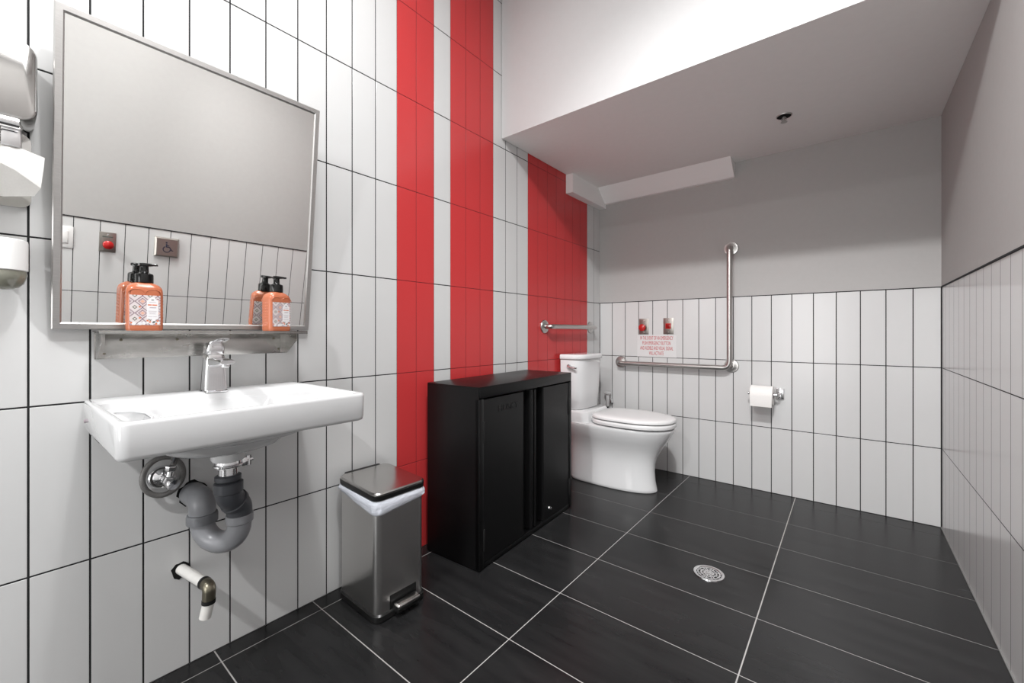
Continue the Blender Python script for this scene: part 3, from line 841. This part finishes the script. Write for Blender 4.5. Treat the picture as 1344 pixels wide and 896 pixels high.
# torn sheet curling out: ruled surface from the roll to the free edge
A0 = [(.030, -.20, .135), (.045, .03, .133), (.060, .12, .131), (.085, .170, .123), (.104, .2235, .102)]
A1 = [(.080, -.20, .115), (.100, .03, .110), (.110, .120, .102), (.113, .165, .080), (.1085, .2215, .075)]
A2 = [(.098, -.20, .100), (.114, .03, .095), (.119, .125, .085), (.119, .180, .058), (.113, .217, .030)]
A3 = [(.062, -.20, .012), (.078, .03, .010), (.085, .12, .004), (.092, .165, .003), (.104, .208, .012)]
for tt in (0, .0012): 
    pass
grid = [[Vector(p) for p in r] for r in (A0, A1, A2, A3)]
vs = [[bm.verts.new(p) for p in r] for r in grid]
for a, b in zip(vs, vs[1:]):
    for i in range(4): bm.faces.new((a[i], a[i+1], b[i+1], b[i]))
bmesh.ops.solidify(bm, geom=bm.faces[:], thickness=.0012)
o = link('paper_towel', bm, 'paper', None, smooth=25); o.location = (0, -.15, 1.27)
tag(o, 'white paper towel hanging out of the polished steel dispenser', 'paper towel')

cs = thing('soap_dispenser', 'white cylindrical dispenser with clear dome bottom left of the mirror', 'dispenser', (.0605, .015, 1.073))
bm = B(); lathe(bm, [(.033, .042), (.036, .044), (.0362, .105), (.0355, .110), (.030, .1125), (0, .1135)], (0, 0, 0), (0, 0, 1), 36); box(bm, -.060, -.02, -.025, .025, .048, .105, .004)
link('housing', bm, 'white_plastic', cs)
bm = B(); lathe(bm, [(0, 0), (.012, .0012), (.022, .006), (.029, .014), (.0330, .025), (.0345, .034), (.0335, .042), (.030, .043)], (0, 0, 0), (0, 0, 1), 36)
link('dome', bm, 'clear', cs)

# ------------------------------------------------------------------ right wall plates (seen in the mirror)
def wall_thing(name, label, cat, y, z): return thing(name, label, cat, (W, y, z), math.radians(-90))
# local frame: x runs towards -y world... (rotated -90 deg: local +x -> world -y, local -y -> world -x)
ls = wall_thing('light_switch', 'white light switch on the side wall seen in the mirror', 'light switch', .238, 1.093)
bm = B(); box(bm, -.037, .037, -.006, -.0004, -.058, .058, .003); link('cover_plate', bm, 'white_plastic', ls)
bm = B(); box(bm, -.0165, .0165, -.010, -.005, -.033, .033, .002); link('rocker', bm, 'white_plastic', ls)
e3 = wall_thing('emergency_button', 'steel plate with red button on the side wall seen in the mirror', 'emergency button', .4105, 1.091)
plate('wall_plate', e3, .070, .112, .005); screws(e3, ((0, .044),))
bm = B(); box(bm, -.022, .022, -.0054, -.005, .026, .033); link('engraved_line', bm, 'label_dark', e3)
mushroom(e3, (0, -.005, -.014), (0, -1, 0), .024)
pp = wall_thing('door_push_plate', 'square steel push plate with wheelchair symbol seen in the mirror', 'push plate', .674, 1.104)
bm = B()
def pf(i, y): return [(-.0585+i, y, -.0585+i), (.0585-i, y, -.0585+i), (.0585-i, y, .0585-i), (-.0585+i, y, .0585-i)]
loft(bm, [pf(0, -.0004), pf(0, -.012), pf(.008, -.020)]); link('plate', bm, 'plate', pp, smooth=0)
bm = B()
yy = -.0205
lathe(bm, [(.0048, 0), (.0048, .0008)], (.003, yy+.0004, .028), (0, -1, 0), 16)
tube(bm, [(.003, yy, .021), (.003, yy, .000)], .0035, 8)
tube(bm, fillet([(.003, yy, .002), (-.012, yy, .002), (-.024, yy, -.018), (-.030, yy, -.018)], .003), .0026, 8)
tube(bm, [(.003, yy, .011), (-.010, yy, .011)], .0024, 8)
tube(bm, [(.001+.0175*math.cos(math.radians(a)), yy, -.012+.0175*math.sin(math.radians(a))) for a in range(60, -181, -10)], .0026, 8)
bmesh.ops.scale(bm, vec=(1, 1, 1), verts=bm.verts)
link('wheelchair_symbol', bm, 'blue_ink', pp)

# ------------------------------------------------------------------ room lamps and added fills
def lamp(name, loc, aim, cone, blend, radius, power, col=(1, 1, 1)):
    d = bpy.data.lights.new(name, 'SPOT'); d.shadow_soft_size = radius; d.energy = power; d.color = col
    d.spot_size = math.radians(cone); d.spot_blend = blend
    o = bpy.data.objects.new(name, d); C.objects.link(o); o.location = loc
    o.rotation_euler = (Vector(aim)-Vector(loc)).to_track_quat('-Z', 'Y').to_euler()
    return o
lamp('ceiling_lamp', (1.42, .36, ZC-.08), (1.05, 2.6, .1), 80, .9, .035, 170)      # adjustable spot towards the toilet end
lamp('ceiling_lamp', (1.34, .36, ZC-.08), (.40, .95, .2), 150, 1., .05, 62)      # its open flood beside it
lamp('ceiling_lamp', (1.0, -1.40, ZC-.08), (1.0, -1.0, 0), 160, 1., .05, 240)   # downlight by the entrance
d = bpy.data.lights.new('ceiling_fill', 'AREA'); d.shape = 'RECTANGLE'; d.size = 1.2; d.size_y = .6; d.energy = 40; d.color = (1, 1, 1)  # added soft overhead fill, not a known fixture
o = bpy.data.objects.new('ceiling_fill', d); C.objects.link(o); o.location = (.95, .3, ZC-.015)
d = bpy.data.lights.new('rear_fill', 'AREA'); d.shape = 'RECTANGLE'; d.size = .95; d.size_y = 2.0; d.energy = 52
o = bpy.data.objects.new('rear_fill', d); C.objects.link(o); o.location = (.95, YR+.03, 1.05); o.rotation_euler = (PI/2, 0, 0)   # added soft fill before the closed rear wall, no doorway there

w = bpy.data.worlds.new('world'); bpy.context.scene.world = w; w.use_nodes = True
w.node_tree.nodes['Background'].inputs['Color'].default_value = (.5, .5, .5, 1)
w.node_tree.nodes['Background'].inputs['Strength'].default_value = 0.

# ------------------------------------------------------------------ camera
cd = bpy.data.cameras.new('camera'); cam = bpy.data.objects.new('camera', cd); C.objects.link(cam)
cam.location = (1.5181, 0, .9782); cam.rotation_euler = (PI/2, 0, .67785)
cd.sensor_fit = 'HORIZONTAL'; cd.sensor_width = 36; cd.lens = 548.537/1344*36
cd.shift_y = -(448-436.19)/1344
cd.clip_start = .01
S = bpy.context.scene; S.camera = cam
S.view_settings.view_transform = 'Standard'; S.view_settings.look = 'None'; S.view_settings.gamma = 1; S.view_settings.use_curve_mapping = False
S.view_settings.exposure = -0.15
S.cycles.max_bounces = 12; S.cycles.diffuse_bounces = 8; S.cycles.glossy_bounces = 6; S.cycles.transmission_bounces = 6
S.cycles.use_denoising = True; S.cycles.sample_clamp_indirect = 6
